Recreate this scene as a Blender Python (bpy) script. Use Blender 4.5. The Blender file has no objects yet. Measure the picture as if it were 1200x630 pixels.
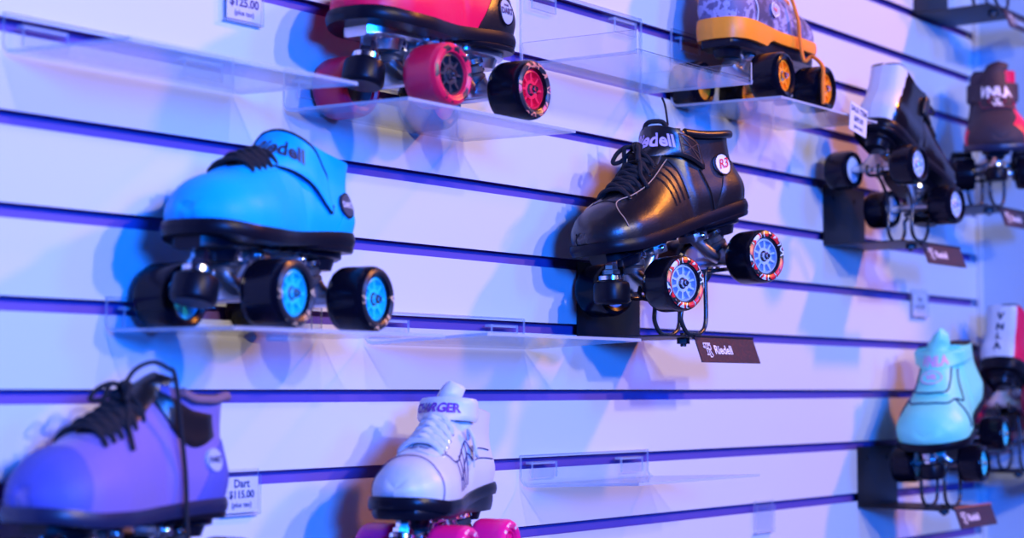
import bpy, bmesh, math, random
from mathutils import Vector, Matrix, Euler
from mathutils.bvhtree import BVHTree
pi = math.pi
random.seed(7)
scene = bpy.context.scene
COL = scene.collection

# ------------------------------------------------------------------ camera
D, Z0, FPX, VX, HY = 1.206, 1.5, 2080.0, 1600.0, 142.0
pitch = math.atan2(HY, FPX)
th = math.atan2(VX, math.hypot(FPX, HY))
cam_d = bpy.data.cameras.new('camera'); cam = bpy.data.objects.new('camera', cam_d); COL.objects.link(cam)
cam.location = (0, -D, Z0)
fwd = Vector((math.cos(th)*math.cos(pitch), math.sin(th)*math.cos(pitch), math.sin(pitch)))
cam.rotation_euler = fwd.to_track_quat('-Z', 'Y').to_euler()
cam_d.sensor_width = 36; cam_d.lens = 36*FPX/1200
cam_d.clip_start = .05; cam_d.clip_end = 50
cam_d.dof.use_dof = True; cam_d.dof.focus_distance = 1.93; cam_d.dof.aperture_fstop = 4.0
scene.camera = cam

# ------------------------------------------------------------------ materials
MATS = {}
def mat(name, col, rough=.5, metal=0., bump=0., bscale=300., coat=0., spec=.5, sheen=0., trans=0.):
    if name in MATS: return MATS[name]
    m = bpy.data.materials.new(name); m.use_nodes = True
    nt = m.node_tree; b = nt.nodes['Principled BSDF']
    b.inputs['Base Color'].default_value = (*col, 1)
    b.inputs['Roughness'].default_value = rough
    b.inputs['Metallic'].default_value = metal
    b.inputs['Specular IOR Level'].default_value = spec
    b.inputs['Coat Weight'].default_value = coat
    b.inputs['Coat Roughness'].default_value = .15
    b.inputs['Sheen Weight'].default_value = sheen
    tc = nt.nodes.new('ShaderNodeTexCoord')
    n = nt.nodes.new('ShaderNodeTexNoise'); n.inputs['Scale'].default_value = bscale; n.inputs['Detail'].default_value = 4
    nt.links.new(tc.outputs['Object'], n.inputs['Vector'])
    # slight wear in the roughness, so the surface is not perfectly even
    mr = nt.nodes.new('ShaderNodeMapRange'); mr.inputs['To Min'].default_value = max(0, rough-.05); mr.inputs['To Max'].default_value = min(1, rough+.07)
    nt.links.new(n.outputs['Fac'], mr.inputs['Value']); nt.links.new(mr.outputs['Result'], b.inputs['Roughness'])
    if bump:
        bp = nt.nodes.new('ShaderNodeBump'); bp.inputs['Strength'].default_value = bump; bp.inputs['Distance'].default_value = .001
        nt.links.new(n.outputs['Fac'], bp.inputs['Height']); nt.links.new(bp.outputs['Normal'], b.inputs['Normal'])
    MATS[name] = m
    return m

def blotch_mat(name, cols, scale=60., rough=.5, thresholds=(.5,), kind='noise', detail=5.):
    """several flat colours in irregular patches (camouflage, printed wheel art)"""
    if name in MATS: return MATS[name]
    m = mat(name, cols[0], rough)
    nt = m.node_tree; b = nt.nodes['Principled BSDF']
    tc = nt.nodes.new('ShaderNodeTexCoord')
    if kind == 'noise':
        n = nt.nodes.new('ShaderNodeTexNoise'); n.inputs['Detail'].default_value = detail; out = n.outputs['Fac']; n.inputs['Roughness'].default_value = .6
    else:
        n = nt.nodes.new('ShaderNodeTexVoronoi'); out = n.outputs['Color']
    n.inputs['Scale'].default_value = scale
    nt.links.new(tc.outputs['Object'], n.inputs['Vector'])
    r = nt.nodes.new('ShaderNodeValToRGB'); r.color_ramp.interpolation = 'CONSTANT'
    els = r.color_ramp.elements
    els[0].position = 0; els[0].color = (*cols[0], 1)
    els[1].position = thresholds[0]; els[1].color = (*cols[1], 1)
    for t_, c_ in zip(thresholds[1:], cols[2:]):
        e = els.new(t_); e.color = (*c_, 1)
    nt.links.new(out, r.inputs['Fac']); nt.links.new(r.outputs['Color'], b.inputs['Base Color'])
    return m

def acrylic(name, tint=(.97, .98, 1.), edge=False):
    if name in MATS: return MATS[name]
    m = bpy.data.materials.new(name); m.use_nodes = True; nt = m.node_tree
    for n in list(nt.nodes): nt.nodes.remove(n)
    out = nt.nodes.new('ShaderNodeOutputMaterial')
    tr = nt.nodes.new('ShaderNodeBsdfTransparent'); tr.inputs['Color'].default_value = (*tint, 1)
    gl = nt.nodes.new('ShaderNodeBsdfGlossy'); gl.inputs['Roughness'].default_value = .03 if not edge else .25
    # reflectance of a clear sheet, the same from both of its faces
    lw = nt.nodes.new('ShaderNodeLayerWeight'); lw.inputs['Blend'].default_value = .5
    pw = nt.nodes.new('ShaderNodeMath'); pw.operation = 'POWER'; pw.inputs[1].default_value = 5.
    nt.links.new(lw.outputs['Facing'], pw.inputs[0])
    fr = nt.nodes.new('ShaderNodeMapRange'); fr.inputs['To Min'].default_value = .045; fr.inputs['To Max'].default_value = .95
    nt.links.new(pw.outputs[0], fr.inputs['Value'])
    mx = nt.nodes.new('ShaderNodeMixShader')
    nt.links.new(fr.outputs['Result'], mx.inputs['Fac']); nt.links.new(tr.outputs[0], mx.inputs[1]); nt.links.new(gl.outputs[0], mx.inputs[2])
    last = mx
    if edge:
        df = nt.nodes.new('ShaderNodeBsdfDiffuse'); df.inputs['Color'].default_value = (.75, .78, .85, 1)
        m2 = nt.nodes.new('ShaderNodeMixShader'); m2.inputs['Fac'].default_value = .42
        nt.links.new(mx.outputs[0], m2.inputs[1]); nt.links.new(df.outputs[0], m2.inputs[2]); last = m2
    nt.links.new(last.outputs[0], out.inputs['Surface'])
    MATS[name] = m
    return m

ACR = acrylic('clear_acrylic'); ACE = acrylic('acrylic_edge', (.72, .78, .9), True)
CHROME = mat('chrome', (.8, .8, .82), .16, 1.)
ALLOY = mat('polished_alloy', (.62, .63, .66), .3, 1.)
BLACK_METAL = mat('black_metal', (.014, .014, .018), .42, .3, spec=.5)
WIRE = mat('black_wire', (.06, .06, .065), .25, .6)
BLACK_RUBBER = mat('black_rubber', (.005, .005, .010), .34, spec=.16)
BLACK_PU = mat('black_urethane', (.004, .004, .009), .2, spec=.2)
BLACK_NYLON = mat('black_nylon', (.006, .006, .012), .3, spec=.2)
BLACK_LACE = mat('black_lace', (.006, .006, .010), .85, bump=.6, bscale=900)
LINING = mat('black_lining', (.007, .007, .01), .9)
WALLM = mat('white_melamine', (.62, .64, .66), .5, bump=.04, bscale=60, spec=.3)
GROOVE = mat('groove_insert', (.17, .085, .36), .45)

# ------------------------------------------------------------------ object helpers
def link(o, parent=None):
    COL.objects.link(o)
    if parent is not None: o.parent = parent
    return o
def mesh_obj(name, bm, mats, parent=None, smooth=True, autos=None):
    me = bpy.data.meshes.new(name); bm.normal_update(); bm.to_mesh(me); bm.free()
    for m in (mats if isinstance(mats, (list, tuple)) else [mats]): me.materials.append(m)
    if smooth:
        me.polygons.foreach_set('use_smooth', [True]*len(me.polygons))
        try: me.set_sharp_from_angle(angle=math.radians(autos or 38))
        except Exception: pass
    return link(bpy.data.objects.new(name, me), parent)
def thing(name, label, cat, loc=(0, 0, 0), rot=(0, 0, 0), group=None):
    o = bpy.data.objects.new(name, None); COL.objects.link(o)
    o.empty_display_size = .02; o.location = loc; o.rotation_euler = rot
    o['label'] = label; o['category'] = cat
    if group: o['group'] = group
    return o
def structure(o):
    o['kind'] = 'structure'; return o

def interp(tab, t):
    """smooth interpolation of a [(t, value)...] table"""
    if t <= tab[0][0]: return tab[0][1]
    if t >= tab[-1][0]: return tab[-1][1]
    for i in range(len(tab)-1):
        if tab[i][0] <= t <= tab[i+1][0]: break
    t0, v0 = tab[i]; t1, v1 = tab[i+1]; h = t1-t0
    def slope(k):
        if k <= 0 or k >= len(tab)-1:
            a = 0 if k <= 0 else len(tab)-2
            return (tab[a+1][1]-tab[a][1])/(tab[a+1][0]-tab[a][0])
        l = (tab[k][1]-tab[k-1][1])/(tab[k][0]-tab[k-1][0]); r = (tab[k+1][1]-tab[k][1])/(tab[k+1][0]-tab[k][0])
        return 0. if l*r <= 0 else 2*l*r/(l+r)
    m0, m1 = slope(i), slope(i+1); s = (t-t0)/h
    return (2*s**3-3*s*s+1)*v0+(s**3-2*s*s+s)*h*m0+(-2*s**3+3*s*s)*v1+(s**3-s*s)*h*m1
def sst(a, b, x):
    x = max(0, min(1, (x-a)/(b-a))); return x*x*(3-2*x)

def add_box(bm, lo, hi, bevel=0., mi=0, M=None):
    lo, hi = Vector(lo), Vector(hi)
    g = bmesh.ops.create_cube(bm, size=1.)
    vs = g['verts']; s = hi-lo; c = (hi+lo)/2
    for v in vs: v.co = Vector((v.co.x*s.x, v.co.y*s.y, v.co.z*s.z))+c
    fs = set(f for v in vs for f in v.link_faces)
    for f in fs: f.material_index = mi
    if bevel:
        es = list(set(e for v in vs for e in v.link_edges))
        r = bmesh.ops.bevel(bm, geom=es, offset=bevel, segments=2, profile=.7, affect='EDGES')
        vs = list(set(v for f in r['faces'] for v in f.verts) | set(v for v in vs if v.is_valid))
    if M is not None:
        for v in vs:
            if v.is_valid: v.co = M @ v.co
    return vs
def lathe(bm, prof, axis='z', seg=32, loc=(0, 0, 0), M=None, mi=0, cap=True):
    """prof: [(radius, height)...] turned about an axis"""
    rings = []
    loc = Vector(loc)
    for r, h in prof:
        ring = []
        for k in range(seg):
            a = 2*pi*k/seg; c, s = math.cos(a)*r, math.sin(a)*r
            p = Vector((c, s, h)) if axis == 'z' else (Vector((c, h, s)) if axis == 'y' else Vector((h, c, s)))
            if M is not None: p = M @ p
            ring.append(bm.verts.new(p+loc))
        rings.append(ring)
    for i in range(len(rings)-1):
        for k in range(seg):
            a, b = rings[i], rings[i+1]; k2 = (k+1) % seg
            try:
                f = bm.faces.new((a[k], a[k2], b[k2], b[k])); f.material_index = mi
            except ValueError: pass
    if cap:
        for r in (rings[0], rings[-1]):
            try:
                f = bm.faces.new(r); f.material_index = mi
            except ValueError: pass
    return rings
def catmull(pts, n=6):
    pts = [Vector(p) for p in pts]; out = []
    for i in range(len(pts)-1):
        p0 = pts[max(0, i-1)]; p1 = pts[i]; p2 = pts[i+1]; p3 = pts[min(len(pts)-1, i+2)]
        for k in range(n):
            t = k/n
            out.append(.5*((2*p1)+(p2-p0)*t+(2*p0-5*p1+4*p2-p3)*t*t+(3*p1-p0-3*p2+p3)*t**3))
    out.append(pts[-1]); return out
def tube(bm, pts, r, seg=8, mi=0, flat=1., cap=True, smoothn=0):
    if smoothn: pts = catmull(pts, smoothn)
    pts = [Vector(p) for p in pts]
    up = None; rings = []
    for i, p in enumerate(pts):
        d = (pts[min(i+1, len(pts)-1)]-pts[max(0, i-1)])
        if d.length < 1e-9: d = Vector((1, 0, 0))
        d.normalize()
        if up is None:
            up = d.orthogonal().normalized()
        up = (up-d*up.dot(d))
        if up.length < 1e-6: up = d.orthogonal()
        up.normalize(); s = d.cross(up)
        rr = r
        if isinstance(r, (list, tuple)):
            ff = i/(len(pts)-1)*(len(r)-1); k0 = min(int(ff), len(r)-2); rr = r[k0]+(r[k0+1]-r[k0])*(ff-k0)
        rings.append([bm.verts.new(p+up*math.cos(2*pi*k/seg)*rr*flat+s*math.sin(2*pi*k/seg)*rr) for k in range(seg)])
    for a, b in zip(rings, rings[1:]):
        for k in range(seg):
            f = bm.faces.new((a[k], a[(k+1) % seg], b[(k+1) % seg], b[k])); f.material_index = mi
    if cap:
        for rg in (rings[0], rings[-1]):
            f = bm.faces.new(rg); f.material_index = mi
def grid(bm, P, mi=0, flip=False):
    V = [[bm.verts.new(p) for p in row] for row in P]
    for i in range(len(V)-1):
        for j in range(len(V[0])-1):
            q = [V[i][j], V[i+1][j], V[i+1][j+1], V[i][j+1]]
            if flip: q.reverse()
            f = bm.faces.new(q); f.material_index = mi(i, j) if callable(mi) else mi
    return V
def sheet(bm, P, Q, mi=0, mi_edge=None):
    """closed thick sheet between outer grid P and inner grid Q"""
    A = grid(bm, P, mi); B = grid(bm, Q, mi, True)
    e = mi if mi_edge is None else mi_edge
    n, m = len(A)-1, len(A[0])-1
    def q(a, b, c, d):
        try:
            f = bm.faces.new((a, b, c, d)); f.material_index = e
        except ValueError: pass
    for i in range(n):
        q(A[i][0], B[i][0], B[i+1][0], A[i+1][0]); q(A[i+1][m], B[i+1][m], B[i][m], A[i][m])
    for j in range(m):
        q(A[0][j+1], B[0][j+1], B[0][j], A[0][j]); q(A[n][j], B[n][j], B[n][j+1], A[n][j+1])

# text and marks ---------------------------------------------------------
def text_shape(s, size, bold=.0, align='CENTER', shear=0.):
    cu = bpy.data.curves.new('t', 'FONT'); cu.body = s; cu.size = size; cu.align_x = align; cu.align_y = 'CENTER'
    cu.offset = bold*size; cu.shear = shear; cu.resolution_u = 3; cu.fill_mode = 'BOTH'
    ob = bpy.data.objects.new('t', cu); COL.objects.link(ob)
    dg = bpy.context.evaluated_depsgraph_get(); dg.update()
    me = bpy.data.meshes.new_from_object(ob.evaluated_get(dg))
    vs = [(v.co.x, v.co.y) for v in me.vertices]; fs = [tuple(p.vertices) for p in me.polygons]
    COL.objects.unlink(ob); bpy.data.objects.remove(ob); bpy.data.curves.remove(cu); bpy.data.meshes.remove(me)
    return vs, fs
def ellipse_shape(a, b, n=28, rings=3):
    vs = [(0, 0)]; fs = []
    for r in range(1, rings+1):
        for k in range(n): vs.append((a*r/rings*math.cos(2*pi*k/n), b*r/rings*math.sin(2*pi*k/n)))
    for k in range(n): fs.append((0, 1+k, 1+(k+1) % n))
    for r in range(1, rings):
        for k in range(n):
            A = 1+(r-1)*n; B = 1+r*n; k2 = (k+1) % n
            fs.append((A+k, B+k, B+k2, A+k2))
    return vs, fs
def ring_shape(a, b, w, n=28):
    vs = []; fs = []
    for k in range(n):
        c, s = math.cos(2*pi*k/n), math.sin(2*pi*k/n); vs += [(a*c, b*s), ((a-w)*c, (b-w)*s)]
    for k in range(n):
        k2 = (k+1) % n; fs.append((2*k, 2*k2, 2*k2+1, 2*k+1))
    return vs, fs
def logo_shape(h):
    """the little monogram: a framed F and R with serifs, drawn as bars"""
    vs, fs = [], []
    def bar(x0, y0, x1, y1, w):
        d = Vector((x1-x0, y1-y0)); d.normalize(); n = Vector((-d.y, d.x))*w/2; i = len(vs)
        for p, s in (((x0, y0), 1), ((x1, y1), 1), ((x1, y1), -1), ((x0, y0), -1)): vs.append((p[0]+n.x*s, p[1]+n.y*s))
        fs.append((i, i+1, i+2, i+3))
    w = h*.075
    for a in ((-.5, .5, .45, .5), (-.5, .5, -.42, .1), (-.2, .45, -.2, -.35), (-.2, .1, .1, .1), (.05, .45, .05, -.5), (.05, .38, .38, .38), (.38, .38, .38, .05), (.38, .05, .05, .05), (.15, .05, .45, -.45), (-.35, -.35, -.05, -.35), (-.6, .22, -.3, .22), (.0, -.5, .3, -.5)):
        bar(a[0]*h, a[1]*h, a[2]*h, a[3]*h, w)
    return vs, fs
def put_shape(bm, shape, org, U, V, mi=0, off=(0, 0), bvh=None, N=None, lift=.0008, warp=None):
    """lay a flat shape on a plane, or drop it on to a surface (bvh) along -N"""
    vs, fs = shape; org, U, V = Vector(org), Vector(U).normalized(), Vector(V).normalized()
    N = Vector(N).normalized() if N is not None else U.cross(V)
    nv = []
    for x, y in vs:
        x += off[0]; y += off[1]
        p = org+U*x+V*y
        if warp: p = p+warp(x, y)
        if bvh is not None:
            hit, nn, _, _ = bvh.ray_cast(p+N*.06, -N, .2)
            if hit is not None: p = hit+(nn if nn.dot(N) > 0 else -nn)*lift
        else: p = p+N*lift
        nv.append(bm.verts.new(p))
    for f in fs:
        try:
            ff = bm.faces.new([nv[i] for i in f]); ff.material_index = mi
        except ValueError: pass
def bvh_of(*obs):
    V, F = [], []
    for o in obs:
        k = len(V); V += [v.co.copy() for v in o.data.vertices]; F += [[k+i for i in p.vertices] for p in o.data.polygons]
    return BVHTree.FromPolygons(V, F)

# ------------------------------------------------------------------ the boot surface
WT = [(0, 0), (.012, .015), (.04, .0245), (.1, .0310), (.2, .0335), (.32, .0335), (.45, .035), (.58, .041), (.7, .046), (.8, .0465), (.88, .042), (.94, .033), (.975, .022), (.992, .012), (1, 0)]
HT = [(.3, .122), (.38, .116), (.44, .108), (.5, .098), (.58, .083), (.66, .069), (.74, .059), (.82, .052), (.88, .046), (.93, .0385), (.965, .030), (.987, .022), (1, .014)]
CT = [(0, .087), (.06, .089), (.15, .092), (.25, .098), (.34, .106), (.4, .112)]
CT_HEEL = [(0, .104), (.04, .107), (.12, .101), (.25, .095), (.34, .098), (.4, .104)]
class Boot:
    def __init__(s, xh=-.112, xt=.14, high=1., wide=1., toe=1., zh=.093, zt=.086, back=1., ankle=.88, ct=None):
        s.ct = ct or CT
        s.xh, s.xt, s.high, s.wide, s.toe, s.zh, s.zt, s.back, s.ankle = xh, xt, high, wide, toe, zh, zt, back, ankle
    def base(s, t): return s.zh+(s.zt-s.zh)*sst(.1, .65, t)+.005*sst(.8, 1, t)
    def W(s, t): return interp(WT, t)*s.wide
    def H(s, t): return interp(HT, t)*(s.high if t < .55 else s.high+(s.toe-s.high)*sst(.5, .75, t))
    def S(s, t, q):
        v = min(1., 1-abs(q)); sg = 1 if q >= 0 else -1
        W = s.W(t); a = v*pi/2
        n = 1.75+.5*sst(.55, .85, t)
        H = s.H(max(t, .3))
        yc = W*max(0, math.cos(a))**(2/n); zc = H*math.sin(a)**(2/(n+.15))
        prof = [(0, 1.), (.22, 1.07), (.45, .98), (.72, s.ankle), (1, s.ankle)]
        Hc = interp(s.ct, min(t, .4))*s.high*(1+(s.back-1)*(1-sst(.08, .26, t)))
        yo = W*interp(prof, v); zo = Hc*v
        k = sst(.37, .43, t)
        y = yo+(yc-yo)*k; z = zo+(zc-zo)*k
        if t >= .43: y *= 1+.05*math.sin(pi*min(1, v*2.2))
        x = s.xh+(s.xt-s.xh)*t
        x += (1-sst(0, .3, t))*interp([(0, .0), (.22, -.004), (.6, .004), (.85, .003), (1, .0)], v)
        x += .003*math.sin(pi*min(1, v*1.6))*sst(.96, 1, t)
        c = .006*sst(.3, .9, t)
        return Vector((x, sg*y+c, s.base(t)+z))
    def N(s, t, q):
        e = .004
        q0, q1 = max(-1, q-e), min(1, q+e); t0, t1 = max(.002, t-e), min(.998, t+e)
        du = s.S(t1, q)-s.S(t0, q); dv = s.S(t, q1)-s.S(t, q0)
        n = du.cross(dv)
        if n.length < 1e-12: return Vector((0, 0, 1))
        n.normalize()
        p = s.S(t, q)
        c = Vector((p.x*.9, .003, s.base(t)+.03))
        if n.dot(p-c) < 0: n = -n
        return n
    def P(s, t, q, off): return s.S(t, q)+s.N(t, q)*off

def build_upper(B, parent, mats, color_fn=None, name='boot'):
    bm = bmesh.new(); NT, NQ = 96, 30
    ts = [.5-.5*math.cos(pi*i/NT) for i in range(NT+1)]
    vv = [i/NQ for i in range(NQ+1)]+['a', 'b', 'c']
    def pt(t, sg, v):
        if isinstance(v, str):
            p = B.S(t, 0.0001*sg); k = sst(.37, .43, t)
            inn, dn = {'a': (.0035, .0015), 'b': (.006, .03), 'c': (.008, .07)}[v]
            c = .006*sst(.3, .9, t)
            y = p.y-c; y2 = math.copysign(max(0, abs(y)-inn), sg)
            lid = Vector((p.x+(.004 if t < .08 else 0), (y2 if k < .95 else 0)+c, p.z+(.0015 if v == 'a' else -dn)*(1-k)-.002*k))
            return lid
        return B.S(t, sg*(1-v))
    for sg in (1, -1):
        P = [[pt(t, sg, v) for v in vv] for t in ts]
        def mi(i, j):
            if j >= NQ: return 1
            if color_fn:
                return color_fn(.5*(ts[i]+ts[i+1]), sg*(1-(j+.5)/NQ), P[i][j])
            return 0
        grid(bm, P, mi, flip=(sg > 0))
    # insole closes the boot from below
    row = []
    for sg in (1, -1): row.append([B.S(t, sg) for t in ts])
    grid(bm, row, 0)
    bmesh.ops.remove_doubles(bm, verts=bm.verts, dist=.00005)
    bmesh.ops.recalc_face_normals(bm, faces=bm.faces)
    return mesh_obj(name, bm, mats, parent, autos=50)

def patch(bm, B, f, na, nb, off, mi=0, sink=.0008):
    """raised panel on the boot: f(a,b)->(t,q)"""
    P, Q = [], []
    for i in range(na+1):
        r, r2 = [], []
        for j in range(nb+1):
            t, q = f(i/na, j/nb)
            e = min(i, na-i, j, nb-j) == 0
            r.append(B.P(t, q, off*(.55 if e else 1))); r2.append(B.P(t, q, -sink))
        P.append(r); Q.append(r2)
    sheet(bm, P, Q, mi)
def seam(bm, B, pts, r=.0006, off=.0006, n=10, mi=0):
    sp = catmull([(a, b, 0) for a, b in pts], n)
    tube(bm, [B.P(p.x, p.y, off) for p in sp], r, 6, mi)

def outline_slab(bm, B, top, bot, grow=.002, mi=0, t0=0., t1=1., shape=None, n=40, xgrow=.003, mi_fn=None, flare=0.):
    ts = [t0+(t1-t0)*(.5-.5*math.cos(pi*i/n)) for i in range(n+1)]
    rings = []
    W = shape or (lambda t: B.W(t))
    pts = [(t, 1) for t in ts]+[(t, -1) for t in reversed(ts)]
    levels = 5
    for l in range(levels):
        f = l/(levels-1); ring = []
        for t, sg in pts:
            bul = math.sin(pi*f)*.0012
            c = .006*sst(.3, .9, t)
            xx = B.xh+(B.xt-B.xh)*t
            g = grow+bul+flare*(1-f)
            u = (t-t0)/(t1-t0)
            xx += (xgrow+bul)*(2*sst(0, 1, u)-1)*abs(2*u-1)
            y = W(t)+g*min(1, W(t)/.012) if W(t) > 0 else 0
            ring.append(bm.verts.new((xx, sg*y+c, bot(t)+(top(t)-bot(t))*f)))
        rings.append(ring)
    N = len(pts)
    for a, b in zip(rings, rings[1:]):
        for k in range(N):
            try:
                f = bm.faces.new((a[k], a[(k+1) % N], b[(k+1) % N], b[k])); f.material_index = mi
                if mi_fn: f.material_index = mi_fn(f.calc_center_median())
            except ValueError: pass
    h = n+1
    for ring, fl in ((rings[0], False), (rings[-1], True)):
        for k in range(n):
            a, b, c_, d = ring[k], ring[k+1], ring[N-2-k], ring[N-1-k]
            q = [a, b, c_, d] if not fl else [d, c_, b, a]
            try: bm.faces.new(q).material_index = mi
            except ValueError: pass
    bmesh.ops.remove_doubles(bm, verts=bm.verts, dist=.00003)

# ------------------------------------------------------------------ skate parts
def wheel(parent, x, side, p, first_cache):
    """one wheel: tyre > hub, bearing_nut (and printed band)"""
    R = p['R']; w2 = p['ww']/2; yc = p['track']*side
    front = x > 0
    tm = p['tyre_front'] if front else p['tyre_rear']; hm = p['hub_front'] if front else p['hub_rear']
    key = (front, side)
    o_ = Matrix.Diagonal((1, side, 1)).to_3x3()
    bm = bmesh.new()
    prof = [(.0195, -w2+.006), (.0212, -w2+.0015), (R-.006, -w2), (R-.0022, -w2+.0016), (R-.0004, -w2+.005), (R, -w2+.009), (R, w2-.009), (R-.0004, w2-.005), (R-.0022, w2-.0016), (R-.006, w2), (.0212, w2-.0015), (.0195, w2-.006), (.0195, -w2+.006)]
    lathe(bm, [(r, h*side) for r, h in prof], 'y', 48, cap=False)
    bmesh.ops.recalc_face_normals(bm, faces=bm.faces)
    t = mesh_obj('wheel', bm, tm, parent, autos=35); t.location = (x, yc, R)
    bm = bmesh.new()
    yo = w2-.005
    lathe(bm, [(.0205, -w2+.004), (.0205, yo), (.0180, yo+.001), (.0176, yo-.006), (.0100, yo-.008), (.0098, yo-.001), (.0065, yo-.001), (.0065, yo-.005), (.004, yo-.005), (.004, -w2+.006), (.0205, -w2+.004)], 'y', 40, cap=False)
    ns = p.get('spokes', 8)
    for k in range(ns):
        a = 2*pi*k/ns
        M = Matrix.Rotation(a, 3, 'Y')
        add_box(bm, (.0095, yo-.008, -.0012), (.0182, yo-.0008, .0012), 0, 0, M)
    if side < 0:
        for v in bm.verts: v.co.y *= -1
    bmesh.ops.recalc_face_normals(bm, faces=bm.faces)
    mesh_obj('hub', bm, hm, t, autos=30)
    bm = bmesh.new()
    lathe(bm, [(.0088, (yo-.003)*side), (.0088, (yo-.0018)*side), (.0055, (yo-.0015)*side)], 'y', 24)
    lathe(bm, [(.0048, (yo-.002)*side), (.0048, (yo+.0035)*side), (.0038, (yo+.0045)*side)], 'y', 6)
    lathe(bm, [(.0025, (yo+.002)*side), (.0025, (yo+.0065)*side)], 'y', 12)
    bmesh.ops.recalc_face_normals(bm, faces=bm.faces)
    mesh_obj('axle_nut', bm, CHROME, t, autos=30)
    pr = p.get('print_front') if front else p.get('print_rear')
    if pr is not None:
        bm = bmesh.new()
        lathe(bm, [(.0222, (w2-.0011)*side), (.0245, (w2+.0002)*side), (R-.0055, (w2+.0004)*side), (R-.0028, (w2-.0010)*side)], 'y', 48, cap=False)
        bmesh.ops.recalc_face_normals(bm, faces=bm.faces)
        mesh_obj('printed_band', bm, pr, t)
    return t

def truck(parent, x, p, m):
    """hanger, cushions and nut; leans away from the middle of the plate"""
    s = 1 if x > 0 else -1; R = p['R']; zp = .074
    bm = bmesh.new()
    inner = p['track']-p['ww']/2
    lathe(bm, [(.0052, -inner), (.0062, -inner+.002), (.0068, 0), (.0062, inner-.002), (.0052, inner)], 'y', 16, (x, 0, R))
    lathe(bm, [(.0035, -p['track']-.012), (.0035, p['track']+.012)], 'y', 12, (x, 0, R))
    # webbed body of the hanger from the axle up to the kingpin ring
    P = []
    for i in range(7):
        f = i/6; z = R-.004+f*.024; hw = (inner-.006)*(1-f)**1.3+.012; hx = .006+.003*f
        xc = x+s*.004*f
        P.append([Vector((xc+hx*math.cos(a), hw*math.sin(a), z)) for a in [2*pi*k/20 for k in range(20)]])
    Vv = [[bm.verts.new(q) for q in r] for r in P]
    for a, b in zip(Vv, Vv[1:]):
        for k in range(20): bm.faces.new((a[k], a[(k+1) % 20], b[(k+1) % 20], b[k]))
    bm.faces.new(Vv[0]); bm.faces.new(Vv[-1])
    tube(bm, [(x, 0, R+.004), (x-s*.012, 0, R+.012), (x-s*.028, 0, R+.028), (x-s*.034, 0, zp-.008)], [.009, .008, .0065, .006], 12, smoothn=4)
    add_box(bm, (x-s*.034-.011, -.014, zp-.012), (x-s*.034+.011, .014, zp-.001), .003)
    bmesh.ops.recalc_face_normals(bm, faces=bm.faces)
    tr = mesh_obj('truck', bm, m, parent, autos=40)
    M = Matrix.Rotation(s*math.radians(-16), 3, 'Y')
    loc = Vector((x+s*.003, 0, R+.012))
    bm = bmesh.new()
    lathe(bm, [(.009, .002), (.0125, .004), (.0125, .010), (.0105, .012), (.0125, .014), (.0125, .020), (.009, .022)], 'z', 24, loc, M)
    mesh_obj('cushion', bm, p['cushion'], tr)
    bm = bmesh.new()
    lathe(bm, [(.012, .022), (.0145, .023), (.0145, .028), (.011, .0295)], 'z', 24, loc, M)
    lathe(bm, [(.0075, .0285), (.0075, .037)], 'z', 6, loc, M)
    lathe(bm, [(.004, -.006), (.004, .04)], 'z', 10, loc, M)
    for sy in (1, -1):
        lathe(bm, [(.0035, -.001), (.0035, .003), (.002, .0045), (.0003, .005)], 'y', 12, (x-s*.034, sy*.0145, zp-.006), Matrix.Diagonal((1, sy, 1)).to_3x3())
    bmesh.ops.recalc_face_normals(bm, faces=bm.faces)
    mesh_obj('kingpin_nut', bm, CHROME, tr, autos=30)
    return tr

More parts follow.
